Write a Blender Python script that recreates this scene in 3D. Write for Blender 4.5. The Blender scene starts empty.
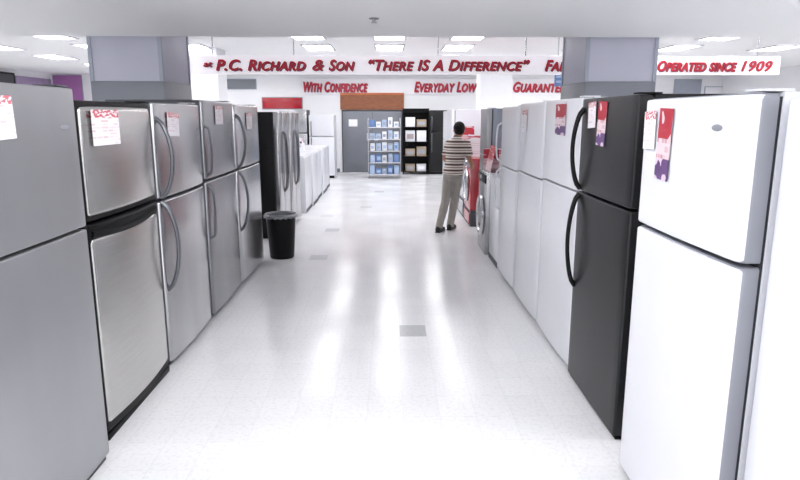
import bpy, bmesh, math, random
from mathutils import Vector, Matrix, Euler
random.seed(4)
S=bpy.context.scene
COL=S.collection
try:
    S.view_settings.view_transform='Standard'
    S.view_settings.look='None'
except Exception: pass

def lin(c):
    r=[]
    for v in c:
        v=v/255.0
        r.append(v/12.92 if v<=0.04045 else ((v+0.055)/1.055)**2.4)
    return (r[0],r[1],r[2],1.0)
def newmat(name):
    m=bpy.data.materials.new(name); m.use_nodes=True
    nt=m.node_tree; return m,nt,nt.nodes['Principled BSDF']
def mat(name,c,rough=0.5,metal=0.0,var=0.04,scale=6.0,stretch=(1,1,1),coat=0.0,spec=0.5,bump=0.0,emit=0.0):
    m,nt,b=newmat(name)
    tc=nt.nodes.new('ShaderNodeTexCoord'); mp=nt.nodes.new('ShaderNodeMapping')
    mp.inputs['Scale'].default_value=stretch
    nz=nt.nodes.new('ShaderNodeTexNoise'); nz.inputs['Scale'].default_value=scale; nz.inputs['Detail'].default_value=3
    nt.links.new(tc.outputs['Object'],mp.inputs['Vector']); nt.links.new(mp.outputs['Vector'],nz.inputs['Vector'])
    rp=nt.nodes.new('ShaderNodeValToRGB')
    l=lin(c)
    rp.color_ramp.elements[0].position=0.3; rp.color_ramp.elements[1].position=0.7
    rp.color_ramp.elements[0].color=tuple(max(0,v*(1-var)) for v in l[:3])+(1,)
    rp.color_ramp.elements[1].color=tuple(min(1,v*(1+var)) for v in l[:3])+(1,)
    nt.links.new(nz.outputs['Fac'],rp.inputs['Fac']); nt.links.new(rp.outputs['Color'],b.inputs['Base Color'])
    b.inputs['Roughness'].default_value=rough; b.inputs['Metallic'].default_value=metal
    b.inputs['Specular IOR Level'].default_value=spec
    b.inputs['Coat Weight'].default_value=coat; b.inputs['Coat Roughness'].default_value=0.12
    if emit>0:
        b.inputs['Emission Color'].default_value=l; b.inputs['Emission Strength'].default_value=emit
    if bump>0:
        bp=nt.nodes.new('ShaderNodeBump'); bp.inputs['Strength'].default_value=bump; bp.inputs['Distance'].default_value=0.002
        nt.links.new(nz.outputs['Fac'],bp.inputs['Height']); nt.links.new(bp.outputs['Normal'],b.inputs['Normal'])
    return m
def emat(name,c,s):
    m,nt,b=newmat(name)
    b.inputs['Base Color'].default_value=lin(c)
    b.inputs['Emission Color'].default_value=lin(c); b.inputs['Emission Strength'].default_value=s
    return m

M={}
M['white']=mat('white_enamel',(219,220,226),0.28,0,0.015,4,coat=0.3)
M['white2']=mat('white_enamel_textured',(209,211,218),0.35,0,0.02,60,bump=0.15)
M['silver']=mat('silver_paint',(162,163,166),0.32,0.7,0.08,2,(1,1,0.4))
M['steel']=mat('brushed_steel',(200,199,196),0.25,0.93,0.04,30,(1,0.1,3))
M['steel2']=mat('grey_steel',(184,184,186),0.22,0.93,0.10,2.5,(1,1.6,0.3))
M['steel3']=mat('dark_grey_steel',(146,147,150),0.26,0.88,0.12,2.5,(1,1.6,0.3))
M['handle']=mat('handle_grey',(108,110,116),0.3,0.7,0.03)
M['black']=mat('black_enamel',(16,16,18),0.4,0,0.1,8,spec=0.25)
M['blackt']=mat('black_textured_door',(26,26,28),0.36,0,0.1,80,bump=0.25,spec=0.3)
M['blackp']=mat('black_plastic',(12,12,14),0.5,0,0.1,spec=0.2)
M['greycab']=mat('grey_cabinet',(74,76,82),0.5,0,0.04,spec=0.3)
M['ltcab']=mat('light_grey_cabinet',(134,136,144),0.45,0,0.03,spec=0.3)
M['liner']=mat('pale_liner',(130,132,138),0.4,0,0.1)
M['wall']=mat('wall_paint',(240,240,243),0.7,0,0.015,2)
M['ceil']=mat('ceiling_paint',(251,251,252),0.8,0,0.006,2)
M['lav']=mat('column_panel_lavender',(182,183,197),0.5,0,0.02,3)
M['colgrey']=mat('column_cladding_grey',(124,127,135),0.45,0.2,0.04,3)
M['ban']=mat('banner_white',(244,243,247),0.6,0,0.01)
M['banglow']=mat('banner_white_added_glow',(244,240,246),0.6,0,0.01,emit=0.40)  # slight emission added to brighten the banner face, not a real lamp
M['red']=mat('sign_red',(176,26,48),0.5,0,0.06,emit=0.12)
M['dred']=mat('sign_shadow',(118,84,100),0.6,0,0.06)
M['redapp']=mat('red_enamel',(168,20,40),0.25,0,0.06,coat=0.4)
M['wood']=mat('wood_panel',(140,84,54),0.5,0,0.25,8,(1,1,8))
M['orange']=mat('orange_trim',(190,104,60),0.5,0,0.08)
M['magenta']=mat('magenta_panel',(170,112,172),0.6,0,0.06)
M['lilac']=mat('lilac_panel',(168,150,182),0.6,0,0.05)
M['tan']=mat('tan_panel',(170,155,155),0.6,0,0.06)
M['tanbox']=mat('tan_carton',(168,150,128),0.6,0,0.08)
M['blue']=mat('blue_box',(104,134,184),0.5,0,0.12)
M['lblue']=mat('light_blue_box',(168,188,218),0.5,0,0.08)
M['bluegrey']=mat('blue_grey_panel',(160,165,178),0.5,0,0.04)
M['chrome']=mat('chrome_wire',(200,200,205),0.2,0.9,0.02)
M['glass']=mat('dark_glass',(35,38,48),0.08,0,0.1,coat=0.5)
M['gasket']=mat('gasket_grey',(50,52,56),0.6,0,0.05,spec=0.2)
M['diff']=emat('diffuser_glow',(253,253,254),10.5)
M['diffn']=emat('diffuser_glow_soft',(253,253,254),17.0)
M['skin']=mat('skin',(166,118,92),0.5,0,0.05)
M['hair']=mat('hair_black',(20,17,18),0.6,0,0.3,60,(1,1,0.2),bump=0.5,spec=0.2)
M['trouser']=mat('khaki_cloth',(160,154,148),0.85,0,0.08,14,bump=0.3)
M['shoe']=mat('shoe_leather',(30,27,28),0.4,0,0.1)

def shirt_mat():
    m,nt,b=newmat('striped_knit')
    tc=nt.nodes.new('ShaderNodeTexCoord'); sx=nt.nodes.new('ShaderNodeSeparateXYZ')
    nt.links.new(tc.outputs['Object'],sx.inputs[0])
    mu=nt.nodes.new('ShaderNodeMath'); mu.operation='MULTIPLY'; mu.inputs[1].default_value=1/0.078
    fr=nt.nodes.new('ShaderNodeMath'); fr.operation='FRACT'
    nt.links.new(sx.outputs['Z'],mu.inputs[0]); nt.links.new(mu.outputs[0],fr.inputs[0])
    rp=nt.nodes.new('ShaderNodeValToRGB'); rp.color_ramp.interpolation='CONSTANT'
    e=rp.color_ramp.elements
    e[0].position=0; e[0].color=lin((92,68,62))
    e[1].position=0.34; e[1].color=lin((218,210,204))
    a=e.new(0.6); a.color=lin((140,112,102))
    a=e.new(0.76); a.color=lin((218,210,204))
    nt.links.new(fr.outputs[0],rp.inputs['Fac']); nt.links.new(rp.outputs['Color'],b.inputs['Base Color'])
    b.inputs['Roughness'].default_value=0.9
    return m
M['shirt']=shirt_mat()

def tag_mat(name,base,ink,head,headpos,seed,rows=9,hs=(1,9,14),thr=0.5,foot=None):
    m,nt,b=newmat(name)
    tc=nt.nodes.new('ShaderNodeTexCoord'); sx=nt.nodes.new('ShaderNodeSeparateXYZ')
    nt.links.new(tc.outputs['Generated'],sx.inputs[0])
    cb=nt.nodes.new('ShaderNodeCombineXYZ')
    nt.links.new(sx.outputs['Y'],cb.inputs['X']); nt.links.new(sx.outputs['Z'],cb.inputs['Y'])
    br=nt.nodes.new('ShaderNodeTexBrick'); br.inputs['Scale'].default_value=1.0
    br.inputs['Brick Width'].default_value=0.3; br.inputs['Row Height'].default_value=1.0/rows; br.inputs['Mortar Size'].default_value=0.022; br.offset=0.37; br.squash=0.7
    br.inputs['Color1'].default_value=lin(base); br.inputs['Color2'].default_value=lin(ink); br.inputs['Mortar'].default_value=lin(base); br.inputs['Bias'].default_value=-0.2
    nt.links.new(cb.outputs[0],br.inputs['Vector'])
    mp=nt.nodes.new('ShaderNodeMapping'); mp.inputs['Scale'].default_value=hs; mp.inputs['Location'].default_value=(seed,seed,0)
    nz=nt.nodes.new('ShaderNodeTexNoise'); nz.inputs['Scale'].default_value=1.1; nz.inputs['Detail'].default_value=1
    nt.links.new(tc.outputs['Generated'],mp.inputs['Vector']); nt.links.new(mp.outputs['Vector'],nz.inputs['Vector'])
    gt=nt.nodes.new('ShaderNodeMath'); gt.operation='GREATER_THAN'; gt.inputs[1].default_value=headpos
    nt.links.new(sx.outputs['Z'],gt.inputs[0])
    r2=nt.nodes.new('ShaderNodeValToRGB'); r2.color_ramp.interpolation='CONSTANT'
    r2.color_ramp.elements[0].color=lin(head); r2.color_ramp.elements[1].position=thr
    r2.color_ramp.elements[1].color=lin(base)
    nt.links.new(nz.outputs['Fac'],r2.inputs['Fac'])
    mx=nt.nodes.new('ShaderNodeMix'); mx.data_type='RGBA'
    nt.links.new(gt.outputs[0],mx.inputs[0]); nt.links.new(br.outputs['Color'],mx.inputs[6]); nt.links.new(r2.outputs['Color'],mx.inputs[7])
    out=mx.outputs[2]
    if foot:
        g2=nt.nodes.new('ShaderNodeMath'); g2.operation='LESS_THAN'; g2.inputs[1].default_value=0.3
        nt.links.new(sx.outputs['Z'],g2.inputs[0])
        r3=nt.nodes.new('ShaderNodeValToRGB'); r3.color_ramp.interpolation='CONSTANT'
        r3.color_ramp.elements[0].color=lin(foot); r3.color_ramp.elements[1].position=0.52; r3.color_ramp.elements[1].color=lin((210,190,205))
        nt.links.new(nz.outputs['Fac'],r3.inputs['Fac'])
        m3=nt.nodes.new('ShaderNodeMix'); m3.data_type='RGBA'
        nt.links.new(g2.outputs[0],m3.inputs[0]); nt.links.new(out,m3.inputs[6]); nt.links.new(r3.outputs['Color'],m3.inputs[7]); out=m3.outputs[2]
    nt.links.new(out,b.inputs['Base Color']); b.inputs['Roughness'].default_value=0.5
    return m
M['tagw']=tag_mat('tag_white_red_header',(226,224,228),(204,160,168),(196,84,96),0.78,1.0,11,thr=0.5)
M['tagr']=tag_mat('tag_red_poster',(214,196,202),(170,84,98),(166,36,54),0.58,3.3,8,(1,2.5,4),0.62,(92,64,112))
M['tagp']=tag_mat('tag_pale',(228,225,229),(210,160,168),(200,104,114),0.8,5.1,11,thr=0.5)
M['tagred']=tag_mat('tag_deep_red',(220,190,196),(180,60,76),(176,36,54),0.45,2.1,6,(1,5,8),0.6)

SXT,SYT=0.2,0.25
def floor_mat(name,c):
    m,nt,b=newmat(name)
    tc=nt.nodes.new('ShaderNodeTexCoord')
    nz=nt.nodes.new('ShaderNodeTexNoise'); nz.inputs['Scale'].default_value=45; nz.inputs['Detail'].default_value=4
    n2=nt.nodes.new('ShaderNodeTexNoise'); n2.inputs['Scale'].default_value=1.6; n2.inputs['Detail'].default_value=3
    nt.links.new(tc.outputs['Object'],nz.inputs['Vector']); nt.links.new(tc.outputs['Object'],n2.inputs['Vector'])
    l=lin(c); rp=nt.nodes.new('ShaderNodeValToRGB')
    rp.color_ramp.elements[0].position=0.36; rp.color_ramp.elements[1].position=0.5
    rp.color_ramp.elements[0].color=tuple(v*0.92 for v in l[:3])+(1,); rp.color_ramp.elements[1].color=l
    nt.links.new(nz.outputs['Fac'],rp.inputs['Fac'])
    br=nt.nodes.new('ShaderNodeTexBrick'); br.offset=0.0; br.inputs['Scale'].default_value=1.0
    br.inputs['Brick Width'].default_value=SXT; br.inputs['Row Height'].default_value=SYT; br.inputs['Mortar Size'].default_value=0.002
    br.inputs['Color1'].default_value=(1,1,1,1); br.inputs['Color2'].default_value=(0.965,0.965,0.97,1); br.inputs['Mortar'].default_value=(0.9,0.9,0.91,1)
    nt.links.new(tc.outputs['Object'],br.inputs['Vector'])
    mx=nt.nodes.new('ShaderNodeMix'); mx.data_type='RGBA'; mx.blend_type='MULTIPLY'; mx.inputs[0].default_value=1.0
    nt.links.new(rp.outputs['Color'],mx.inputs[6]); nt.links.new(br.outputs['Color'],mx.inputs[7])
    nt.links.new(mx.outputs[2],b.inputs['Base Color'])
    mr=nt.nodes.new('ShaderNodeMapRange'); mr.inputs['From Min'].default_value=0.3; mr.inputs['From Max'].default_value=0.7; mr.inputs['To Min'].default_value=0.11; mr.inputs['To Max'].default_value=0.26
    nt.links.new(n2.outputs['Fac'],mr.inputs['Value']); nt.links.new(mr.outputs[0],b.inputs['Roughness'])
    b.inputs['Specular IOR Level'].default_value=0.24
    bp=nt.nodes.new('ShaderNodeBump'); bp.inputs['Strength'].default_value=0.2; bp.inputs['Distance'].default_value=0.003
    n3=nt.nodes.new('ShaderNodeTexNoise'); n3.inputs['Scale'].default_value=6
    nt.links.new(tc.outputs['Object'],n3.inputs['Vector']); nt.links.new(n3.outputs['Fac'],bp.inputs['Height']); nt.links.new(bp.outputs['Normal'],b.inputs['Normal'])
    return m
M['floor']=floor_mat('vinyl_tile_white',(229,229,231)); M['floorg']=floor_mat('vinyl_tile_grey',(186,187,190)); M['floorf']=floor_mat('vinyl_tile_pale_grey',(206,207,210))

# ---------- mesh helpers ----------
def mk(name,me,parent=None,mt=None,loc=(0,0,0),rot=(0,0,0),smooth=False):
    o=bpy.data.objects.new(name,me); COL.objects.link(o)
    o.location=loc; o.rotation_euler=rot
    if parent is not None: o.parent=parent
    if mt is not None:
        me.materials.clear(); me.materials.append(mt)
    if smooth:
        for p in me.polygons: p.use_smooth=True
        try: me.set_sharp_from_angle(angle=math.radians(38))
        except Exception: pass
    return o
def bm2me(bm,name):
    bmesh.ops.recalc_face_normals(bm,faces=bm.faces[:])
    me=bpy.data.meshes.new(name); bm.to_mesh(me); bm.free(); return me
def addbox(bm,x0,x1,y0,y1,z0,z1,bev=0.0,seg=2):
    r=bmesh.ops.create_cube(bm,size=1.0)
    vs=r['verts']
    for v in vs:
        v.co=Vector(((x0+x1)/2+v.co.x*(x1-x0),(y0+y1)/2+v.co.y*(y1-y0),(z0+z1)/2+v.co.z*(z1-z0)))
    if bev>0:
        es=set(e for v in vs for e in v.link_edges)
        bmesh.ops.bevel(bm,geom=list(es),offset=bev,segments=seg,profile=0.6,affect='EDGES')
def box(name,x0,x1,y0,y1,z0,z1,mt,parent=None,bev=0.0):
    bm=bmesh.new(); addbox(bm,x0,x1,y0,y1,z0,z1,bev)
    return mk(name,bm2me(bm,name),parent,mt,smooth=bev>0)
def boxes(name,lst,mt,parent=None,bev=0.0):
    bm=bmesh.new()
    for b in lst: addbox(bm,*b,bev)
    return mk(name,bm2me(bm,name),parent,mt,smooth=bev>0)
def ring_tube(bm,pts,rad,seg=10,side=Vector((0,1,0))):
    n=len(pts); rings=[]
    for i,p in enumerate(pts):
        p=Vector(p)
        t=(Vector(pts[min(i+1,n-1)])-Vector(pts[max(i-1,0)])).normalized()
        a=(side-t*side.dot(t))
        if a.length<1e-4: a=Vector((1,0,0))-t*t.x
        a.normalize(); b=t.cross(a)
        ra,rb=rad[i] if isinstance(rad[i],(tuple,list)) else (rad[i],rad[i])
        rings.append([bm.verts.new(p+a*ra*math.cos(2*math.pi*k/seg)+b*rb*math.sin(2*math.pi*k/seg)) for k in range(seg)])
    for i in range(n-1):
        for k in range(seg):
            bm.faces.new((rings[i][k],rings[i][(k+1)%seg],rings[i+1][(k+1)%seg],rings[i+1][k]))
    bm.faces.new(rings[0][::-1]); bm.faces.new(rings[-1])
def door_profile(w,th,bulge,r,n=14):
    pts=[(-th,-w/2),]
    f=lambda y:-bulge*(2*y/w)**2
    ys=w/2-r
    for k in range(5):
        a=k/4*math.pi/2
        y=-w/2+r-r*math.cos(a); x=f(-w/2+r)-r+r*math.sin(a)
        pts.append((x,y))
    for k in range(1,n):
        y=-ys+2*ys*k/n; pts.append((f(y),y))
    for k in range(5):
        a=(4-k)/4*math.pi/2
        y=w/2-r+r*math.cos(a); x=f(w/2-r)-r+r*math.sin(a)
        pts.append((x,y))
    pts.append((-th,w/2))
    return pts
def door_mesh(name,w,z0,z1,th=0.07,bulge=0.015,r=0.02,xoff=0.0,edge=0.008,etop=None):
    bm=bmesh.new(); pr=door_profile(w,th,bulge,r)
    etop=etop or edge
    def lay(z,ins):
        out=[]
        for x,y in pr:
            xx=x if x<=-th+1e-6 else x-ins*0.5
            yy=y*(1-ins*2/w)
            out.append(bm.verts.new((xx+xoff,yy,z)))
        return out
    L=[]
    for q in (0,1,2,3):
        a=math.radians(90*q/3); L.append(lay(z0+edge*(1-math.cos(a)),edge*(1-math.sin(a))))
    for q in (3,2,1,0):
        a=math.radians(90*q/3); L.append(lay(z1-etop*(1-math.cos(a)),etop*(1-math.sin(a))))
    n=len(pr)
    for a,b in zip(L[:-1],L[1:]):
        for k in range(n): bm.faces.new((a[k],a[(k+1)%n],b[(k+1)%n],b[k]))
    bm.faces.new(L[0][::-1]); bm.faces.new(L[-1])
    return bm2me(bm,name)
def empty(name,loc,rz=0,**kw):
    o=bpy.data.objects.new(name,None); COL.objects.link(o); o.location=loc; o.rotation_euler=(0,0,rz); o.empty_display_size=0.1
    for k,v in kw.items(): o[k]=v
    return o
def tagp(o,label,cat,group=None,kind=None):
    o['label']=label; o['category']=cat
    if group:o['group']=group
    if kind:o['kind']=kind
    return o
def struct(o,label=None):
    o['kind']='structure'
    if label:o['label']=label
    return o
def copytree(root,loc,rz=None):
    n=root.copy(); COL.objects.link(n); n.location=loc
    if rz is not None:n.rotation_euler=(0,0,rz)
    def rec(s,d):
        for c in s.children:
            cc=c.copy(); COL.objects.link(cc); cc.parent=d; rec(c,cc)
    rec(root,n); return n

# ---------- room ----------
XL,XR,YB,YF,ZC=-9.5,9.5,18.0,-3.5,2.75
bm=bmesh.new(); sx,sy=SXT,SYT
ox=0.07-49*sx; oy=4.37-32*sy
nx,ny=98,87
vv=[[bm.verts.new((ox+i*sx,oy+j*sy,0)) for j in range(ny+1)] for i in range(nx+1)]
gray=[(0.17,4.5),(-0.75,8.75),(-0.8,6.95),(-0.45,10.9),(-0.95,9.9),(-0.3,13.2)]
gs={(int((a-ox)//sx),int((b-oy)//sy)):(1 if k in(0,1) else 2) for k,(a,b) in enumerate(gray)}
for i in range(nx):
    for j in range(ny):
        f=bm.faces.new((vv[i][j],vv[i+1][j],vv[i+1][j+1],vv[i][j+1])); f.material_index=gs.get((i,j),0)
me=bpy.data.meshes.new('floor'); bm.to_mesh(me); bm.free()
me.materials.append(M['floor']); me.materials.append(M['floorg']); me.materials.append(M['floorf'])
for v in me.vertices: v.co.x-=0.07; v.co.y-=4.37
fl=mk('floor',me,loc=(0.07,4.37,0)); struct(fl,'glossy white vinyl tile floor with a few grey tiles')
struct(box('wall_back',-9.7,9.7,YB,YB+0.12,0,ZC,M['wall']),'white painted wall')
struct(box('wall_left',XL-0.12,XL,YF,YB,0,ZC,M['wall']))
struct(box('wall_right',XR,XR+0.12,YF,YB,0,ZC,M['wall']))
struct(box('ceiling',-9.7,9.7,YF,YB+0.12,ZC,ZC+0.1,M['ceil']))
struct(box('trim_1',-9.5,9.5,YF,6.15,2.35,ZC-0.002,M['ceil']),'lowered white ceiling soffit')
struct(boxes('baseboard_back',[(-9.4,-1.45,YB-0.02,YB,0,0.1),(0.45,9.4,YB-0.02,YB,0,0.1)],M['colgrey']))

def column(x0,x1,y0,y1,lab):
    e=empty('column',((x0+x1)/2,(y0+y1)/2,0)); tagp(e,lab,'column')
    w=(x1-x0)/2; d=(y1-y0)/2
    box('column_cladding',-w,w,-d,d,0,1.94,M['colgrey'],e,0.006)
    box('column_panel',-w+0.01,w-0.01,-d+0.01,d-0.01,1.94,2.745,M['lav'],e,0.004)
    for sx_ in(-1,1):
        for sy_ in (-1,1):
            box('corner_trim',sx_*w-(0.035 if sx_>0 else 0),sx_*w+(0.035 if sx_<0 else 0),sy_*d-(0.035 if sy_>0 else 0),sy_*d+(0.035 if sy_<0 else 0),1.942,2.742,M['bluegrey'],e)
    return e
column(-2.88,-2.18,6.17,7.02,'square lavender column with grey cladding behind steel refrigerators')
column(1.90,2.60,6.17,7.02,'square lavender column with grey cladding behind white refrigerators')
def wcolumn(x0,x1,y0,y1):
    e=empty('column',((x0+x1)/2,(y0+y1)/2,0)); tagp(e,'plain white square column near the rear wall','column')
    w=(x1-x0)/2; d=(y1-y0)/2
    box('column_shaft',-w,w,-d,d,0,ZC-0.003,M['wall'],e,0.01)
    box('column_base',-w-0.02,w+0.02,-d-0.02,d+0.02,0,0.12,M['colgrey'],e,0.004)
wcolumn(2.0,2.7,14.0,14.6)
wcolumn(-3.6,-2.95,11.0,11.6)

# ---------- text ----------
def text_mesh(body,width,height,shear=0.28,off=0.012,name='lettering',extr=0.01,caps=True,sp=1.08):
    cu=bpy.data.curves.new('t','FONT'); cu.body=body; cu.shear=shear; cu.offset=off; cu.extrude=extr
    cu.small_caps_scale=0.82; cu.space_character=sp; cu.resolution_u=4
    if caps:
        for i in range(len(body)): cu.body_format[i].use_small_caps=True
    o=bpy.data.objects.new('t',cu); COL.objects.link(o)
    bpy.context.view_layer.update()
    dg=bpy.context.evaluated_depsgraph_get()
    me=bpy.data.meshes.new_from_object(o.evaluated_get(dg)); me.name=name
    bpy.data.objects.remove(o); bpy.data.curves.remove(cu)
    xs=[v.co.x for v in me.vertices]; ys=[v.co.y for v in me.vertices]
    a,b=min(xs),max(xs); c,d=min(ys),max(ys)
    for v in me.vertices:
        x=(v.co.x-a)/(b-a)*width; z=(v.co.y-c)/(d-c)*height
        v.co=Vector((x,-v.co.z if abs(v.co.z)>1e-9 else 0,z))
    return me
def px2x(px,Y): return (px-390)/629*Y
bY=8.0
def rods(e,xs,y,z0,z1):
    for x in xs: box('hanger_rod',x,x+0.012,y,y+0.012,z0,z1,M['chrome'],e)
e=empty('hanging_sign',(0,bY,2.12)); tagp(e,'long white store banner with red italic lettering hung across aisle','sign')
bx0,bx1=px2x(193,bY),px2x(778,bY)
box('sign_board',bx0,bx1,0,0.05,0,0.225,M['banglow'],e,0.005)
rods(e,(bx0+0.3,-1.2,0.6,1.7,3.3,bx1-0.3),0.02,0.225,0.627)
def letters(body,p0,p1,zc,h,Y,parent,caps=True,yoff=-0.008,d=0.012,off=0.032):
    w=(px2x(p1,Y)-px2x(p0,Y))*0.985
    xx=px2x(p0,Y)
    m1=text_mesh(body,w,h,caps=caps,off=off)
    mk('lettering',m1,parent,M['red'],loc=(xx,yoff-0.006,zc-h/2))
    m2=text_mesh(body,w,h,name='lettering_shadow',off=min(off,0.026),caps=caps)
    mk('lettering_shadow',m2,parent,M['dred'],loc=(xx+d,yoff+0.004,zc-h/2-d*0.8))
letters('at',208,217,0.12,0.06,bY,e,caps=False,off=0.02)
letters('P.C. Richard',220,309,0.11,0.138,bY,e)
letters('&',314,326,0.11,0.133,bY,e,off=0.015)
letters('Son',330,356,0.11,0.138,bY,e)
letters('\u201cThere IS A Difference\u201d',369,530,0.113,0.14,bY,e,off=0.030)
letters('Family Owned',543,634,0.11,0.138,bY,e)
letters('&',638,650,0.11,0.133,bY,e,off=0.015)
letters('Operated since',655,735,0.105,0.134,bY,e)
letters('1909',739,770,0.105,0.13,bY,e,off=0.014,d=0.006)
e=empty('wall_sign',(0,YB-0.01,2.24)); tagp(e,'red italic slogan lettering fixed along the rear wall','sign')
box('sign_board',px2x(303,18),px2x(590,18),-0.03,0.0,-0.05,0.38,M['ban'],e,0.004)
for t,a,b in (('With Confidence',305,369),('Everyday Low Prices',414,505),('Guaranteed',512,570)):
    letters(t,a,b,0.16,0.29,18,e,yoff=-0.045,d=0.02,off=0.03)

def wallpanel(name,px0,px1,z0,z1,m,lab,cat='sign',Y=18.0):
    e=empty(name,(px2x((px0+px1)/2,Y),Y-0.002,z0)); tagp(e,lab,cat); w=(px1-px0)/629*Y/2
    box('panel_face',-w,w,-0.045,-0.02,0,z1-z0,m,e,0.003)
    box('panel_back',-w-0.02,w+0.02,-0.02,0,-0.02,z1-z0+0.02,M['bluegrey'],e)
    return e
wallpanel('wall_panel',61,88,1.2,2.7,M['magenta'],'magenta display panel on the rear wall')
wallpanel('wall_panel',264,303,1.8,2.1,M['redapp'],'red banner panel above white appliances')
wallpanel('wall_panel',228,258,2.35,2.6,M['colgrey'],'grey sign panel on the white rear wall')
wallpanel('wall_panel',674,700,2.05,2.6,M['bluegrey'],'blue-grey sign panel on the white rear wall')
wallpanel('wall_panel',705,736,2.05,2.4,M['ban'],'white sign panel on the rear wall')
e=empty('hanging_sign',(px2x(560,9),9.0,2.02)); tagp(e,'small dark blue hanging poster with pale stripes','sign')
box('sign_board',-0.09,0.09,0,0.02,0,0.22,M['blue'],e,0.003)
box('sign_stripe',-0.07,0.07,-0.004,0,0.05,0.08,M['lblue'],e)
box('sign_stripe',-0.07,0.05,-0.004,0,0.12,0.15,M['lblue'],e)
rods(e,(-0.06,0.052),0.006,0.22,0.727)
e=empty('television',(XL+0.005,15.6,2.1)); tagp(e,'wall-mounted black flat television','television')
box('television_frame',0.0,0.07,-0.6,0.6,0,0.56,M['blackp'],e,0.03)
box('screen',0.071,0.075,-0.53,0.53,0.05,0.51,M['glass'],e)
struct(box('trim_2',XL,XL+0.03,16.3,17.95,1.2,2.6,M['lilac']),'lilac wall panelling')

# ---------- ceiling lights ----------
def troffer(name,w,d,m):
    e=empty(name,(0,0,0))
    bm=bmesh.new()
    t=0.03
    for a in ((-w/2,w/2,-d/2,-d/2+t),(-w/2,w/2,d/2-t,d/2),(-w/2,-w/2+t,-d/2+t,d/2-t),(w/2-t,w/2,-d/2+t,d/2-t)):
        addbox(bm,a[0],a[1],a[2],a[3],-0.02,-0.002)
    mk('light_frame',bm2me(bm,'f'),e,M['white'])
    box('light_diffuser',-w/2+t,w/2-t,-d/2+t,d/2-t,-0.014,-0.004,m,e)
    return e
t0=troffer('ceiling_light',0.5,0.9,M['diff'])
tagp(t0,'recessed rectangular fluorescent ceiling light','light','recessed lights over the rear of the shop')
first=True
for Y in (7.35,9.3,10.9,12.8,14.8,16.7):  # nearest row is added, hidden by the soffit, to light the banner
    for X in (-6.6,-4.9,-3.3,-1.2,0.0,1.15,3.3,4.9,6.6):
        if Y<8 and abs(X)<2: continue
        if first: t0.location=(X,Y,ZC-0.001); first=False
        else: copytree(t0,(X,Y,ZC-0.001))
t1=troffer('ceiling_light',0.6,1.1,M['diffn'])  # out-of-view lights added to brighten the near aisle and fridge doors
tagp(t1,'added unseen fluorescent light in the lowered soffit','light','added unseen lights in the lowered soffit')
first=True
for Y in (-1.9,0.6,2.9):
    for X in (-5.4,-2.9,-0.1,2.7,5.2):
        if first: t1.location=(X,Y,2.35-0.001); first=False
        else: copytree(t1,(X,Y,2.35-0.001))
e=empty('ceiling_sprinkler',(-0.12,5.0,2.35)); tagp(e,'small metal sprinkler head on the white ceiling','sprinkler')
bm=bmesh.new(); ring_tube(bm,[(0,0,0),(0,0,-0.006)],[0.04,0.035],16); mk('escutcheon',bm2me(bm,'s'),e,M['colgrey'])
bm=bmesh.new(); ring_tube(bm,[(0,0,-0.006),(0,0,-0.03),(0,0,-0.031),(0,0,-0.034)],[0.012,0.01,0.022,0.022],12); mk('sprinkler_head',bm2me(bm,'s'),e,M['steel3'])

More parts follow.
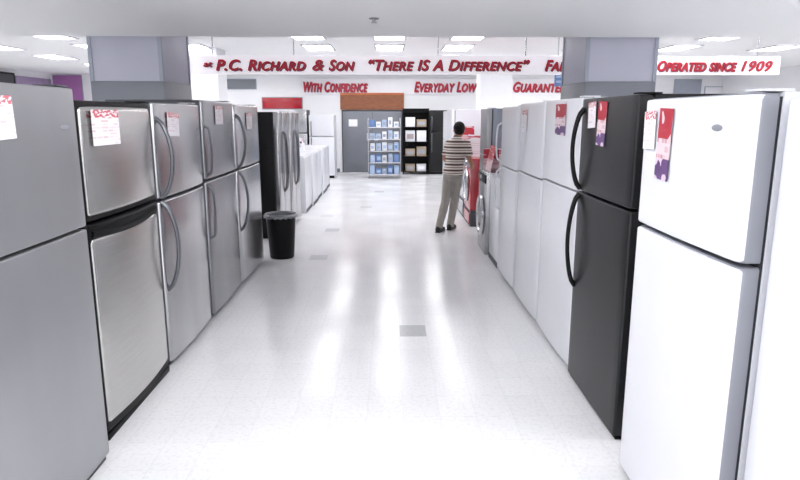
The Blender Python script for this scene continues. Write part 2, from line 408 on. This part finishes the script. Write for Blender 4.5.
# ---------- refrigerator ----------
def bow(name,z0,z1,y,parent,m,bul=0.06,r=(0.013,0.010),xo=0.0,power=0.55):
    bm=bmesh.new(); n=18; pts=[];rad=[]
    for k in range(n+1):
        t=k/n; s=math.sin(math.pi*t)**power
        pts.append((xo-0.006+bul*s,y,z0+(z1-z0)*t)); q=1+0.3*(1-s)
        rad.append((r[0]*q,r[1]*q))
    ring_tube(bm,pts,rad,12)
    return mk(name,bm2me(bm,name),parent,m,smooth=True)
def fridge(side,xf,y0,y1,H,split,body,door,label,handle=None,hm=None,bulge=0.012,r=0.02,tags=(),badge=None,frame=False,grille=None,depth=0.72,gap=0.014,pocket=False,group=None,sbs=False,hside=-1,kz=0.035,fmat=None,finset=0.05,gfront=-0.04,bul=0.075):
    yc=(y0+y1)/2; w=(y1-y0)-0.016
    e=empty('refrigerator',(xf,yc,0),0 if side=='L' else math.pi); tagp(e,label,'refrigerator',group)
    sg=1 if side=='L' else -1
    th=0.07
    box('cabinet',-depth,-th-0.012,-w/2,w/2,0.0,H,body,e,0.008)
    box('door_gasket',-th-0.012,-th+0.012 if side=='R' and not frame and door is M['white'] else -th-0.001,-w/2+0.006,w/2-0.006,kz+0.01,H-0.015,M['gasket'],e)
    box('base_grille',-th-0.012,gfront,-w/2+0.01,w/2-0.01,0.0,kz-0.01,grille or M['blackp'],e,0.004)
    box('hinge_cover',-0.12,-0.02,(w/2-0.10) if hside<0 else -w/2+0.01,(w/2-0.01) if hside<0 else -w/2+0.1,H,H+0.008,hm or door,e,0.003)
    doors=[]
    fm=fmat or M['blackp']
    if sbs:
        for (a,b,nm) in ((-w/2,-0.08,'freezer_door'),(-0.08,w/2,'refrigerator_door')):
            me=door_mesh(nm,(b-a)-0.006,kz,H-0.004,th,bulge,r)
            d=mk(nm,me,e,door,loc=(0,(a+b)/2,0),smooth=True); doors.append((d,(a+b)/2))
            bow('handle',0.6,1.4,(b-0.05-(a+b)/2) if nm[0]=='f' else (a+0.05-(a+b)/2),d,hm or M['handle'],bul=0.045,power=0.3)
    else:
        for nm,a,b in (('freezer_door',split+gap/2,H-0.004),('refrigerator_door',kz,split-gap/2)):
            if frame:
                d=mk(nm,door_mesh(nm,w,a,b,th,bulge,r,etop=0.02 if nm[0]=='f' else 0.008),e,fm,smooth=True)
                if pocket:
                    top=b-0.024 if nm[0]=='f' else b-0.068
                    bot=a+(0.022 if nm[0]=='f' else 0.04)
                    mk('door_panel',door_mesh('p',w-finset,bot,top,0.03,bulge+0.004,0.02,xoff=0.012,edge=0.022 if nm[0]!='f' else 0.02,etop=0.028),d,door,smooth=True)
                else:
                    mk('door_panel',door_mesh('p',w-finset,a+0.004,b-0.004,0.045 if side=='R' else 0.03,bulge,r,xoff=0.012,edge=0.01),d,door,smooth=True)
            else:
                d=mk(nm,door_mesh(nm,w,a,b,th,bulge,r),e,door,smooth=True)
            doors.append((d,0))
            if handle=='bow':
                if nm[0]=='f': z0,z1=split+0.015,min(H-0.06,split+0.5)
                else: z0,z1=split-0.58,split-0.015
                bow('handle',z0,z1,hside*(w/2-0.045),d,hm or M['handle'],bul=bul+(0.01 if frame else 0),r=(0.016,0.012))
            elif handle=='straight':
                if nm[0]=='f': z0,z1=split+0.04,split+0.42
                else: z0,z1=split-0.46,split-0.04
                bow('handle',z0,z1,hside*(w/2-0.04),d,hm or M['handle'],bul=0.052,power=0.18,r=(0.012,0.009))
        if frame and pocket:
            bm=bmesh.new(); n=16; pts=[];rad=[]
            for k in range(n+1):
                t=-1+2*k/n; pts.append((0.008-bulge*t*t*1.0-0.012*abs(t)**6,t*(w/2-0.02),split-0.018)); rad.append((0.012,0.012))
            ring_tube(bm,pts,rad,10,side=Vector((0,0,1)))
            mk('handle',bm2me(bm,'h'),doors[1][0],M['blackp'],smooth=True)
            bm=bmesh.new(); pts=[];rad=[]
            for k in range(n+1):
                t=-1+2*k/n; pts.append((0.006-bulge*t*t,t*(w/2-0.04),split-0.056-0.024*(1-t*t))); rad.append((0.018,0.009))
            ring_tube(bm,pts,rad,8,side=Vector((0,0,1)))
            mk('grip_scoop',bm2me(bm,'h'),doors[1][0],M['blackp'],smooth=True)
    fx=lambda ly:(-bulge*(2*ly/w)**2)
    fd=doors[0][0]; fo=doors[0][1]
    for (Yw,zc,tw,thh,mname,tilt) in tags:
        ly=(Yw-yc)*sg
        ang=math.atan(-bulge*8*ly/w/w)
        xx=fx(ly)+(0.017 if frame else 0.003)
        bm=bmesh.new(); addbox(bm,0,0.0015,-tw/2,tw/2,-thh/2,thh/2)
        o=mk('price_tag',bm2me(bm,'tag'),fd,M[mname],loc=(xx+0.001,ly-fo,zc),rot=(math.radians(tilt),0,-ang))
        o['label']='printed paper price tag in red and white'
    if badge:
        Yw,zc=badge; ly=(Yw-yc)*sg
        bm=bmesh.new(); bmesh.ops.create_uvsphere(bm,u_segments=20,v_segments=10,radius=1.0)
        for v in bm.verts: v.co=Vector((v.co.x*0.003,v.co.y*0.034,v.co.z*0.011))
        mk('logo_badge',bm2me(bm,'b'),fd,M['ltcab'],loc=(fx(ly)+(0.013 if frame else 0.001),ly-fo,zc),smooth=True)
    return e
LX,RX=-1.41,1.13
fridge('L',-1.345,1.8,2.735,1.735,1.13,M['greycab'],M['silver'],'flat silver-grey top-freezer refrigerator beside black-trimmed one',bulge=0.004,r=0.012,tags=[(2.17,1.61,0.19,0.15,'tagp',2)],badge=(2.62,1.57),grille=M['greycab'],hm=M['greycab'],gfront=-0.02)
fridge('L',LX,2.87,3.78,1.69,1.115,M['black'],M['steel'],'stainless top-freezer refrigerator with black trim and recessed grip',frame=True,pocket=True,bulge=0.02,r=0.03,tags=[(3.11,1.56,0.27,0.17,'tagw',0)],hm=M['blackp'],finset=0.045,kz=0.045,gfront=-0.015)
fridge('L',LX-0.012,3.80,4.75,1.70,1.10,M['greycab'],M['steel2'],'stainless top-freezer refrigerator with grey bow handles',handle='bow',bulge=0.016,tags=[(4.1,1.56,0.2,0.15,'tagw',-2)],frame=True,fmat=M['greycab'],finset=0.012)
fridge('L',LX-0.012,4.78,5.74,1.735,1.12,M['greycab'],M['steel3'],'grey steel top-freezer refrigerator with slim handles',handle='straight',bulge=0.010,tags=[(5.2,1.62,0.22,0.15,'tagp',0)],frame=True,fmat=M['greycab'],finset=0.012)
fridge('L',LX-0.012,5.77,6.82,1.72,1.12,M['greycab'],M['steel2'],'grey steel refrigerator with tall curved handles beside trash can',handle='bow',bulge=0.012,tags=[(6.3,1.56,0.25,0.16,'tagp',0)],frame=True,fmat=M['greycab'],finset=0.012)
fridge('L',LX-0.02,8.1,8.95,1.66,1.12,M['black'],M['steel2'],'grey steel side-by-side refrigerator with black cabinet',sbs=True,bulge=0.01)
fridge('L',LX,8.98,9.85,1.66,1.12,M['greycab'],M['steel2'],'grey steel side-by-side refrigerator beside white washers',sbs=True,bulge=0.01)

fridge('R',1.13,0.95,1.79,1.67,0.35,M['white'],M['white'],'plain white refrigerator with tall flat door',bulge=0.004,r=0.012,grille=M['white2'])
fridge('R',1.062,1.81,2.61,1.688,1.165,M['white2'],M['white'],'white top-freezer refrigerator with oval badge and red tags',bulge=0.010,r=0.022,tags=[(2.515,1.56,0.12,0.15,'tagw',2),(2.365,1.51,0.12,0.27,'tagr',-2)],badge=(2.0,1.58),grille=M['greycab'],frame=True,fmat=M['ltcab'],finset=0.006,hm=M['white2'])
fridge('R',1.12,2.84,3.68,1.715,1.18,M['black'],M['blackt'],'black top-freezer refrigerator with black bow handles',handle='bow',hm=M['blackp'],bulge=0.006,r=0.014,tags=[(3.46,1.62,0.13,0.14,'tagp',3),(3.29,1.575,0.13,0.23,'tagr',-3)],bul=0.058,kz=0.025,gfront=-0.02)
fridge('R',RX,3.71,4.60,1.725,1.16,M['white2'],M['white'],'white top-freezer refrigerator next to black one',bulge=0.01,tags=[(4.13,1.59,0.24,0.2,'tagr',0)],grille=M['white2'])
fridge('R',RX,4.63,5.50,1.72,1.14,M['white2'],M['white'],'white top-freezer refrigerator with paper tag',bulge=0.01,tags=[(5.25,1.57,0.22,0.18,'tagw',0)],grille=M['white2'])
fridge('R',RX,5.53,6.38,1.70,1.12,M['white2'],M['white'],'white top-freezer refrigerator at the row end',handle='straight',hm=M['white'],bulge=0.01,grille=M['white2'])
fridge('R',1.19,7.72,8.28,1.70,1.12,M['bluegrey'],M['silver'],'grey steel refrigerator past the low appliances',bulge=0.008)
fridge('R',RX,11.6,12.5,1.72,1.12,M['white2'],M['white'],'white refrigerator beyond red washers')
fridge('R',RX,12.55,13.4,1.70,1.12,M['white2'],M['white'],'white refrigerator near the rear column',bulge=0.01)

# ---------- low appliances ----------
def disc(bm,x,y,z,r,th,seg=28,inner=None):
    ring_tube(bm,[(x,y,z),(x+th,y,z)],[r,r*0.96],seg,side=Vector((0,0,1)))
def washer(side,xf,y0,y1,h,body,label,front=True,ped=0.0,group=None,tag=None,cons=None,tags2=(),bodyp=None):
    yc=(y0+y1)/2; w=(y1-y0)-0.02; D=0.7
    e=empty('washing_machine',(xf,yc,0),0 if side=='L' else math.pi); tagp(e,label,'washing machine',group)
    if ped>0:
        box('pedestal',-D,-0.01,-w/2,w/2,0.0,ped-0.004,bodyp or body,e,0.01)
        box('pedestal_drawer',-0.01,0.006,-w/2+0.03,w/2-0.03,0.04,ped-0.04,body,e,0.006)
    box('cabinet',-D,0,-w/2,w/2,ped,h,body,e,0.018)
    if front:
        bm=bmesh.new()
        n=36; zc=ped+(h-ped)*0.45; R=min(0.22,w/2-0.08)
        pts=[(0.02,R*math.cos(2*math.pi*k/n),zc+R*math.sin(2*math.pi*k/n)) for k in range(n)]
        rings=[]
        for p in pts:
            c=Vector((0.015,0,zc)); d=(Vector(p)-Vector((0.02,0,zc))).normalized()
            rings.append([bm.verts.new(c+d*(R+0.03*math.cos(a))+Vector((0.025*math.sin(a),0,0))) for a in [2*math.pi*j/8 for j in range(8)]])
        for k in range(n):
            for j in range(8): bm.faces.new((rings[k][j],rings[(k+1)%n][j],rings[(k+1)%n][(j+1)%8],rings[k][(j+1)%8]))
        d=mk('door_ring',bm2me(bm,'dr'),e,M['steel2'],smooth=True)
        bm=bmesh.new(); bmesh.ops.create_uvsphere(bm,u_segments=24,v_segments=12,radius=1)
        for v in bm.verts: v.co=Vector((v.co.x*0.03+0.012,v.co.y*(R-0.02),v.co.z*(R-0.02)+zc))
        mk('door_glass',bm2me(bm,'dg'),e,M['glass'],smooth=True)
        box('control_panel',0.0,0.012,-w/2+0.02,w/2-0.02,h-0.13,h-0.03,cons or M['steel2'],e,0.005)
        bm=bmesh.new(); disc(bm,0.012,0,h-0.08,0.03,0.02); mk('control_knob',bm2me(bm,'k'),e,M['chrome'],smooth=True)
    else:
        box('lid',-D+0.17,-0.03,-w/2+0.03,w/2-0.03,h+0.001,h+0.02,body,e,0.008)
        bm=bmesh.new()
        pr=[(-D,h),(-D+0.16,h),(-D+0.09,h+0.17),(-D+0.02,h+0.18),(-D,h+0.17)]
        a=[bm.verts.new((x,-w/2,z)) for x,z in pr]; b=[bm.verts.new((x,w/2,z)) for x,z in pr]
        bm.faces.new(a); bm.faces.new(b[::-1])
        for k in range(5): bm.faces.new((a[k],a[(k+1)%5],b[(k+1)%5],b[k]))
        mk('control_console',bm2me(bm,'c'),e,cons or body)
        for yy in (-0.2,0.0,0.2):
            bm=bmesh.new(); ring_tube(bm,[(-D+0.115,yy,h+0.085),(-D+0.145,yy,h+0.098)],[0.028,0.024],16)
            mk('control_knob',bm2me(bm,'k'),e,M['greycab'],smooth=True)
        box('toe_kick',-0.03,0.004,-w/2+0.02,w/2-0.02,0.0,0.06,M['greycab'],e)
    if tag:
        bm=bmesh.new(); addbox(bm,0,0.002,-tag[2]/2,tag[2]/2,0,tag[3])
        o=mk('price_tag',bm2me(bm,'t'),e,M[tag[4]],loc=(tag[0],tag[1],h+(0.02 if not front else 0.0)),rot=(0,math.radians(-12),0))
        o['label']='red and white promotional card'
    for (xx,yy,ww,hh,mm) in tags2:
        bm=bmesh.new(); addbox(bm,-ww/2,ww/2,0,0.003,0,hh)
        o=mk('display_card',bm2me(bm,'t'),e,M[mm],loc=(xx,yy,h+(0.022 if not front else 0.0)),rot=(math.radians(8),0,0))
        o['label']='standing red promotional card'
g='white washers in a row'
for i in range(5):
    y0=10.3+i*0.84
    washer('L',LX+0.02*(i%2),y0,y0+0.78,0.93,M['white'],'white top-loading washing machine with knobbed console',front=False,group=g,tag=(-0.3,0.1,0.22,0.2,'tagp') if i in(0,2) else None,cons=M['ltcab'] if i%2 else None)
washer('R',RX+0.02,6.42,7.04,0.95,M['white'],'white top-loading washing machine beside white refrigerator',front=False,cons=M['greycab'],tags2=[(-0.15,0.0,0.22,0.3,'tagw')])
washer('R',RX-0.02,7.07,7.69,0.97,M['steel3'],'silver front-loading washing machine with red card on top',tag=(-0.06,0.0,0.4,0.3,'tagred'),cons=M['blackp'],tags2=[(-0.2,-0.27,0.3,0.25,'tagred')])
washer('R',RX+0.04,8.95,9.71,1.0,M['redapp'],'red front-loading washing machine on a grey pedestal',ped=0.24,cons=M['ltcab'],bodyp=M['greycab'],tags2=[(-0.12,-0.1,0.2,0.34,'tagw'),(-0.4,-0.2,0.3,0.4,'tagred')])
washer('R',RX+0.04,9.79,10.55,1.16,M['steel2'],'silver front-loading washing machine on a pedestal',ped=0.3,cons=M['blackp'],bodyp=M['greycab'],tags2=[(-0.12,-0.1,0.2,0.28,'tagred')])
washer('R',RX+0.04,10.63,11.39,1.16,M['redapp'],'red front-loading washing machine next to white refrigerator',ped=0.3,cons=M['ltcab'],bodyp=M['greycab'])
def ff(px0,px1,Y,H,m,b,lab):
    w=(px1-px0)/629*Y; e=empty('refrigerator',(px2x((px0+px1)/2,Y),Y,0)); tagp(e,lab,'refrigerator')
    box('cabinet',-w/2,w/2,0.07,0.7,0,H,b,e,0.01)
    fd=box('freezer_door',-w/2,w/2,0,0.065,H*0.67,H,m,e,0.015)
    rd=box('refrigerator_door',-w/2,w/2,0,0.065,0.07,H*0.66,m,e,0.015)
    box('base_grille',-w/2+0.02,w/2-0.02,0.02,0.068,0,0.06,M['blackp'],e)
    for d_,za,zb in ((fd,H*0.68,H*0.9),(rd,H*0.35,H*0.64)):
        bm=bmesh.new(); xx=-w/2+0.06
        ring_tube(bm,[(xx,0.005,za),(xx,-0.035,za+0.01),(xx,-0.045,za+0.05),(xx,-0.045,zb-0.05),(xx,-0.035,zb-0.01),(xx,0.005,zb)],[0.012]*6,10,side=Vector((1,0,0)))
        mk('handle',bm2me(bm,'h'),d_,M['handle'],smooth=True)
ff(309,334,16.2,1.62,M['white'],M['white2'],'white refrigerator against the rear wall')
ff(430,454,17.2,1.75,M['blackt'],M['black'],'black refrigerator against the rear wall')
ff(284,307,16.2,1.75,M['steel2'],M['greycab'],'grey refrigerator against the rear wall')
ff(457,480,17.2,1.72,M['white'],M['white2'],'white refrigerator against the rear wall')

xa,xb=px2x(342,18),px2x(403,18)
struct(box('trim_3',xa-0.03,xb+0.03,YB-0.06,YB-0.001,1.77,2.22,M['wood']),'brown wood header panel')
struct(box('trim_4',xa-0.03,xb+0.03,YB-0.075,YB-0.06,2.18,2.235,M['orange']))
e=empty('door_1',((xa+xb)/2,YB-0.002,0)); struct(e,'grey metal double door'); hw=(xb-xa)/2
box('door_frame',-hw,hw,-0.03,0,0,1.76,M['greycab'],e)
box('door_leaf',-hw+0.03,-0.004,-0.05,-0.03,0.01,1.72,M['colgrey'],e,0.004)
box('door_leaf',0.004,hw-0.03,-0.05,-0.03,0.01,1.72,M['colgrey'],e,0.004)
box('push_plate',-0.16,-0.06,-0.056,-0.05,0.9,1.1,M['chrome'],e)
box('push_plate',0.06,0.16,-0.056,-0.05,0.9,1.1,M['chrome'],e)
box('door_notice',-hw+0.2,-hw+0.45,-0.056,-0.05,1.3,1.5,M['ban'],e)

def shelfunit(name,x0,x1,y0,y1,H,levels,m,lab,back=False):
    e=empty(name,((x0+x1)/2,(y0+y1)/2,0)); tagp(e,lab,'shelf'); w=(x1-x0)/2; d=(y1-y0)/2
    for sx_ in(-1,1):
        for sy_ in(-1,1):
            bm=bmesh.new(); ring_tube(bm,[(sx_*(w-0.015),sy_*(d-0.015),0),(sx_*(w-0.015),sy_*(d-0.015),H)],[0.014,0.014],8); mk('post',bm2me(bm,'p'),e,m)
    for z in levels:
        box('shelf',-w+0.004,w-0.004,-d+0.004,d-0.004,z-0.02,z,m,e)
    if back: box('back_panel',-w,w,d-0.01,d,0.05,H,m,e)
    return e
lv=[0.12,0.42,0.72,1.02,1.32]
rx0,rx1=px2x(368,16.2),px2x(401,16.2)
shelfunit('wire_rack',rx0,rx1,16.0,16.45,1.55,lv,M['chrome'],'chrome wire rack stocked with blue and white packages')
def pack(name,x,y,z,w,d,h,m,lab,group,cap=None,rz=0):
    e=empty(name,(x,y,z),rz); tagp(e,lab,'box',group)
    box('carton',-w/2,w/2,-d/2,d/2,0,h,m,e,0.008)
    box('carton_label',-w*0.35,w*0.35,-d/2-0.003,-d/2,h*0.25,h*0.7,cap or M['ban'],e)
for z in lv:
    n=5; cw=(rx1-rx0-0.08)/n
    for k in range(n):
        m=M[random.choice(['blue','lblue','lblue','ban','white','bluegrey'])]
        pack('package',rx0+0.04+cw*(k+0.5),16.2+random.uniform(-0.03,0.03),z+0.001,cw*random.uniform(0.65,0.86),0.28,random.choice([0.13,0.18,0.21,0.24]),m,'small blue and white packaged product','packages on the wire rack',M[random.choice(['lblue','bluegrey','blue'])],random.uniform(-0.06,0.06))
bx_0,bx_1=px2x(403,17.4),px2x(429,17.4)
lv2=[0.08,0.5,0.9,1.3,1.72]
shelfunit('shelving_unit',bx_0,bx_1,17.2,17.65,1.8,lv2,M['blackp'],'black shelving unit with white and tan goods',back=True)
for z in lv2[:-1]:
    n=2; cw=(bx_1-bx_0-0.1)/n
    for k in range(n):
        pack('package',bx_0+0.05+cw*(k+0.5),17.38,z+0.001,cw*0.84,0.28,random.choice([0.2,0.26,0.3]),M[random.choice(['ban','bluegrey','tanbox','white','tanbox'])],'boxed small appliance on a black shelf','boxed goods on the black shelves',M[random.choice(['bluegrey','ban','tan'])])

# ---------- trash can ----------
e=empty('trash_can',(-1.255,7.02,0)); tagp(e,'black plastic trash can standing beside grey refrigerator','trash can')
bm=bmesh.new(); seg=32
prof=[(0.0,0.0),(0.132,0.0),(0.138,0.01),(0.170,0.5),(0.165,0.5),(0.130,0.02),(0.0,0.02)]
rg=[]
for r_,z in prof:
    if r_==0: rg.append([bm.verts.new((0,0,z))])
    else: rg.append([bm.verts.new((r_*math.cos(2*math.pi*k/seg),r_*math.sin(2*math.pi*k/seg),z)) for k in range(seg)])
for a,b in zip(rg[:-1],rg[1:]):
    for k in range(seg):
        if len(a)==1: bm.faces.new((a[0],b[k],b[(k+1)%seg]))
        elif len(b)==1: bm.faces.new((a[k],a[(k+1)%seg],b[0]))
        else: bm.faces.new((a[k],a[(k+1)%seg],b[(k+1)%seg],b[k]))
mk('can_body',bm2me(bm,'c'),e,M['blackp'],smooth=True)
bm=bmesh.new(); rg=[]
for k in range(seg):
    a=2*math.pi*k/seg; rg.append([bm.verts.new(((0.176+0.014*math.cos(t))*math.cos(a),(0.176+0.014*math.cos(t))*math.sin(a),0.495+0.018*math.sin(t))) for t in [2*math.pi*j/8 for j in range(8)]])
for k in range(seg):
    for j in range(8): bm.faces.new((rg[k][j],rg[(k+1)%seg][j],rg[(k+1)%seg][(j+1)%8],rg[k][(j+1)%8]))
mk('rim',bm2me(bm,'r'),e,M['greycab'],smooth=True)
bm=bmesh.new()
n=40; ra=[]
for zz,rr in ((0.40,0.155),(0.50,0.160),(0.517,0.176),(0.50,0.193),(0.475,0.193)):
    ra.append([bm.verts.new(((rr+0.002*math.sin(7*k+zz*40))*math.cos(2*math.pi*k/n),(rr+0.002*math.sin(7*k+zz*40))*math.sin(2*math.pi*k/n),zz+(0.008*math.sin(3*k) if zz<0.48 else 0))) for k in range(n)])
for a,b in zip(ra[:-1],ra[1:]):
    for k in range(n): bm.faces.new((a[k],a[(k+1)%n],b[(k+1)%n],b[k]))
mk('bin_liner',bm2me(bm,'l'),e,M['liner'],smooth=True)

# ---------- person ----------
def remesh(bm,vox,name,smooth=4):
    me=bm2me(bm,name); o=bpy.data.objects.new('tmp',me); COL.objects.link(o)
    r=o.modifiers.new('r','REMESH'); r.mode='VOXEL'; r.voxel_size=vox
    s=o.modifiers.new('s','SMOOTH'); s.factor=0.5; s.iterations=smooth
    bpy.context.view_layer.update(); dg=bpy.context.evaluated_depsgraph_get()
    m2=bpy.data.meshes.new_from_object(o.evaluated_get(dg)); m2.name=name
    bpy.data.objects.remove(o); return m2
def ell(bm,c,r,rot=None,u=20,v=14):
    q=bmesh.ops.create_uvsphere(bm,u_segments=u,v_segments=v,radius=1.0)
    for vv_ in q['verts']:
        p=Vector((vv_.co.x*r[0],vv_.co.y*r[1],vv_.co.z*r[2]))
        if rot: p=rot@p
        vv_.co=p+Vector(c)
SX=Vector((1,0,0))
P=empty('person',(0.85,8.62,0),math.radians(-26)); tagp(P,'person walking away in striped polo shirt and khaki trousers','person')
UP=Vector((0.07,0.03,0)); HP=Vector((0.03,0,0))
hipL=Vector((-0.058,0,0.80))+HP; hipR=Vector((0.058,0,0.80))+HP
kneL=Vector((-0.065,-0.02,0.43)); kneR=Vector((0.03,0.10,0.45))
ankL=Vector((-0.115,-0.13,0.085)); ankR=Vector((-0.04,0.12,0.075))
shL=Vector((-0.132,0.04,1.24))+UP; shR=Vector((0.145,0.0,1.25))+UP
elL=Vector((-0.19,0.03,1.02))+UP; elR=Vector((0.185,0.02,1.02))+UP
wrL=Vector((-0.15,0.19,0.90))+UP; wrR=Vector((0.15,0.19,0.92))+UP
def limb(bm,a,b,c,r,k=6):
    pts=[];rad=[]
    for i in range(k+1):
        t=i/k; pts.append(a.lerp(b,t)); rad.append(r[0]+(r[1]-r[0])*t)
    for i in range(1,k+1):
        t=i/k; pts.append(b.lerp(c,t)); 
        rad.append(r[1]+(r[2]-r[1])*t + r[3]*math.sin(math.pi*min(1,t*1.3)) )
    ring_tube(bm,pts,rad,14,side=SX)
def torso(bm,d=0.0,z0=0.78):
    prof=[(0.74,0.028,-0.0,0.085,0.085),(0.80,0.03,-0.01,0.130,0.105),(0.88,0.035,0,0.128,0.098),(0.96,0.045,0.012,0.118,0.09),(1.06,0.057,0.016,0.127,0.095),(1.16,0.067,0.022,0.138,0.098),(1.23,0.073,0.026,0.142,0.092),(1.275,0.076,0.03,0.107,0.072),(1.30,0.077,0.033,0.064,0.058)]
    prof=[p for p in prof if p[0]>=z0]
    ring_tube(bm,[(p[1],p[2],p[0]) for p in prof],[(p[3]+d,p[4]+d) for p in prof],28,side=SX)
HR=Matrix.Rotation(math.radians(22),3,'Z')@Matrix.Rotation(math.radians(-14),3,'X')
hc=Vector((0.085,0.075,1.41))
def hd(p): return HR@Vector(p)+hc
bm=bmesh.new()
torso(bm,-0.012)
ring_tube(bm,[(0.076,0.025,1.25),(0.079,0.038,1.31),(0.084,0.058,1.365)],[0.054,0.047,0.05],16,side=SX)
limb(bm,hipL,kneL,ankL,(0.072,0.048,0.034,0.012)); limb(bm,hipR,kneR,ankR,(0.072,0.048,0.034,0.012))
limb(bm,shL,elL,wrL,(0.042,0.032,0.022,0.004)); limb(bm,shR,elR,wrR,(0.042,0.032,0.022,0.004))
for a in (ankL,ankR):
    ring_tube(bm,[a+Vector((0,-0.05,-0.03)),a+Vector((0,0.0,-0.03)),a+Vector((0,0.09,-0.045)),a+Vector((0,0.15,-0.052))],[0.03,0.036,0.034,0.02],12,side=SX)
ell(bm,hc+Vector((0,0,0.018)),(0.070,0.088,0.093),HR)
ell(bm,hd((0,0.03,-0.045)),(0.052,0.055,0.055),HR)
ring_tube(bm,[hd((0,0.082,0.02)),hd((0,0.100,-0.012)),hd((0,0.092,-0.024))],[0.007,0.013,0.010],10,side=SX)
ell(bm,hd((0,0.082,-0.05)),(0.024,0.010,0.009),HR)
ell(bm,hd((0,0.076,-0.078)),(0.022,0.016,0.014),HR)
for s in(-1,1):
    ell(bm,hd((s*0.072,-0.004,0.0)),(0.010,0.018,0.030),HR)
    ell(bm,hd((s*0.028,0.082,0.028)),(0.020,0.008,0.007),HR)
def hand(bm,w,dirv,inner):
    dirv=dirv.normalized(); fwd=Vector((0,1,0.25)); fwd=(fwd-dirv*fwd.dot(dirv)).normalized()
    inn=Vector((inner,0,0))
    ring_tube(bm,[w,w+dirv*0.03,w+dirv*0.06,w+dirv*0.082],[(0.023,0.017),(0.034,0.014),(0.036,0.013),(0.033,0.011)],14,side=fwd)
    base=w+dirv*0.075
    for i,(o,l) in enumerate(((0.027,0.062),(0.009,0.07),(-0.009,0.065),(-0.026,0.05))):
        a=base+fwd*o
        d1=(dirv+inn*0.15).normalized(); d2=(dirv+inn*0.6).normalized(); d3=(dirv*0.7+inn*1.0).normalized()
        p1=a+d1*l*0.45; p2=p1+d2*l*0.32; p3=p2+d3*l*0.25
        ring_tube(bm,[a-dirv*0.012,p1,p2,p3],[0.0085,0.0082,0.0075,0.0062],8,side=fwd)
    t0=w+dirv*0.03+fwd*0.022
    ring_tube(bm,[t0,t0+fwd*0.022+dirv*0.02+inn*0.01,t0+fwd*0.028+dirv*0.045+inn*0.018,t0+fwd*0.024+dirv*0.062+inn*0.022],[0.012,0.0105,0.009,0.007],8,side=inn)
hand(bm,wrL,(wrL-elL)+Vector((0,0.03,0.0)),1)
hand(bm,wrR,(wrR-elR)+Vector((0,0.05,0.0)),-1)
body=mk('body',remesh(bm,0.0055,'body',2),P,M['skin'],smooth=False)
for p in body.data.polygons:p.use_smooth=True
for s in(-1,1):
    bm=bmesh.new(); ell(bm,hd((s*0.028,0.086,0.026)),(0.010,0.006,0.006),HR,12,8)
    mk('eye',bm2me(bm,'eye'),P,M['hair'],smooth=True)
bm=bmesh.new()
ell(bm,hc+HR@Vector((0,-0.014,0.034)),(0.082,0.090,0.090),HR)
ell(bm,hd((0,-0.04,-0.012)),(0.070,0.058,0.062),HR)
h=remesh(bm,0.006,'hair',3)
mk('hair',h,P,M['hair'])
for p in h.polygons:p.use_smooth=True
bm=bmesh.new(); torso(bm,0.012,0.79)
for s_,e_ in ((shL,elL),(shR,elR)):
    ring_tube(bm,[s_+Vector((0.03 if s_.x<0 else -0.03,0,0.01)),s_.lerp(e_,0.05),s_.lerp(e_,0.4),s_.lerp(e_,0.78),s_.lerp(e_,0.8)],[0.048,0.056,0.054,0.056,0.05],16,side=SX)
h=remesh(bm,0.009,'shirt',3); mk('shirt',h,P,M['shirt'])
for p in h.polygons:p.use_smooth=True
bm=bmesh.new(); ring_tube(bm,[(0.077,0.03,1.285),(0.078,0.036,1.305),(0.080,0.044,1.325)],[(0.072,0.064),(0.064,0.060),(0.061,0.058)],20,side=SX)
mk('collar',bm2me(bm,'col'),P,M['shirt'],smooth=True)
bm=bmesh.new()
prof=[(0.725,0.028,0.0,0.078,0.075),(0.78,0.03,-0.008,0.136,0.110),(0.84,0.032,-0.008,0.134,0.108),(0.90,0.037,0,0.124,0.1)]
ring_tube(bm,[(p[1],p[2],p[0]) for p in prof],[(p[3],p[4]) for p in prof],28,side=SX)
for a,b,c in((hipL,kneL,ankL),(hipR,kneR,ankR)):
    pts=[a+Vector((0,0,0.02)),a.lerp(b,0.3),a.lerp(b,0.7),b,b.lerp(c,0.35),b.lerp(c,0.75),c+Vector((0,-0.01,-0.025))]
    ring_tube(bm,pts,[0.078,0.080,0.068,0.061,0.059,0.054,0.053],18,side=SX)
h=remesh(bm,0.009,'trousers',3); mk('trousers',h,P,M['trouser'])
for p in h.polygons:p.use_smooth=True
for a in (ankL,ankR):
    bm=bmesh.new(); b=Vector((a.x,a.y,0))
    ring_tube(bm,[b+Vector((0,-0.075,0.035)),b+Vector((0,-0.06,0.045)),b+Vector((0,0.0,0.045)),b+Vector((0,0.08,0.038)),b+Vector((0,0.15,0.03)),b+Vector((0,0.185,0.022))],[(0.02,0.03),(0.036,0.043),(0.04,0.045),(0.043,0.038),(0.04,0.028),(0.018,0.014)],18,side=SX)
    for v in bm.verts: v.co.z=max(v.co.z,0.0)
    addbox(bm,b.x-0.036,b.x+0.036,b.y-0.07,b.y+0.16,0.0,0.014,0.006)
    mk('shoe',bm2me(bm,'shoe'),P,M['shoe'],smooth=True)

# ---------- light & camera ----------
w=bpy.data.worlds.new('World'); S.world=w; w.use_nodes=True
w.node_tree.nodes['Background'].inputs[0].default_value=lin((251,250,254)); w.node_tree.nodes['Background'].inputs[1].default_value=2.3  # bright ambient fill added, entering where the wall behind the camera is missing

cam=bpy.data.cameras.new('Camera'); co=bpy.data.objects.new('Camera',cam); COL.objects.link(co)
cam.sensor_width=36; cam.lens=617/800*36
co.location=(0,0,1.62); co.rotation_euler=(math.radians(90-11.45),0,math.radians(-0.93))
cam.clip_start=0.05
S.camera=co
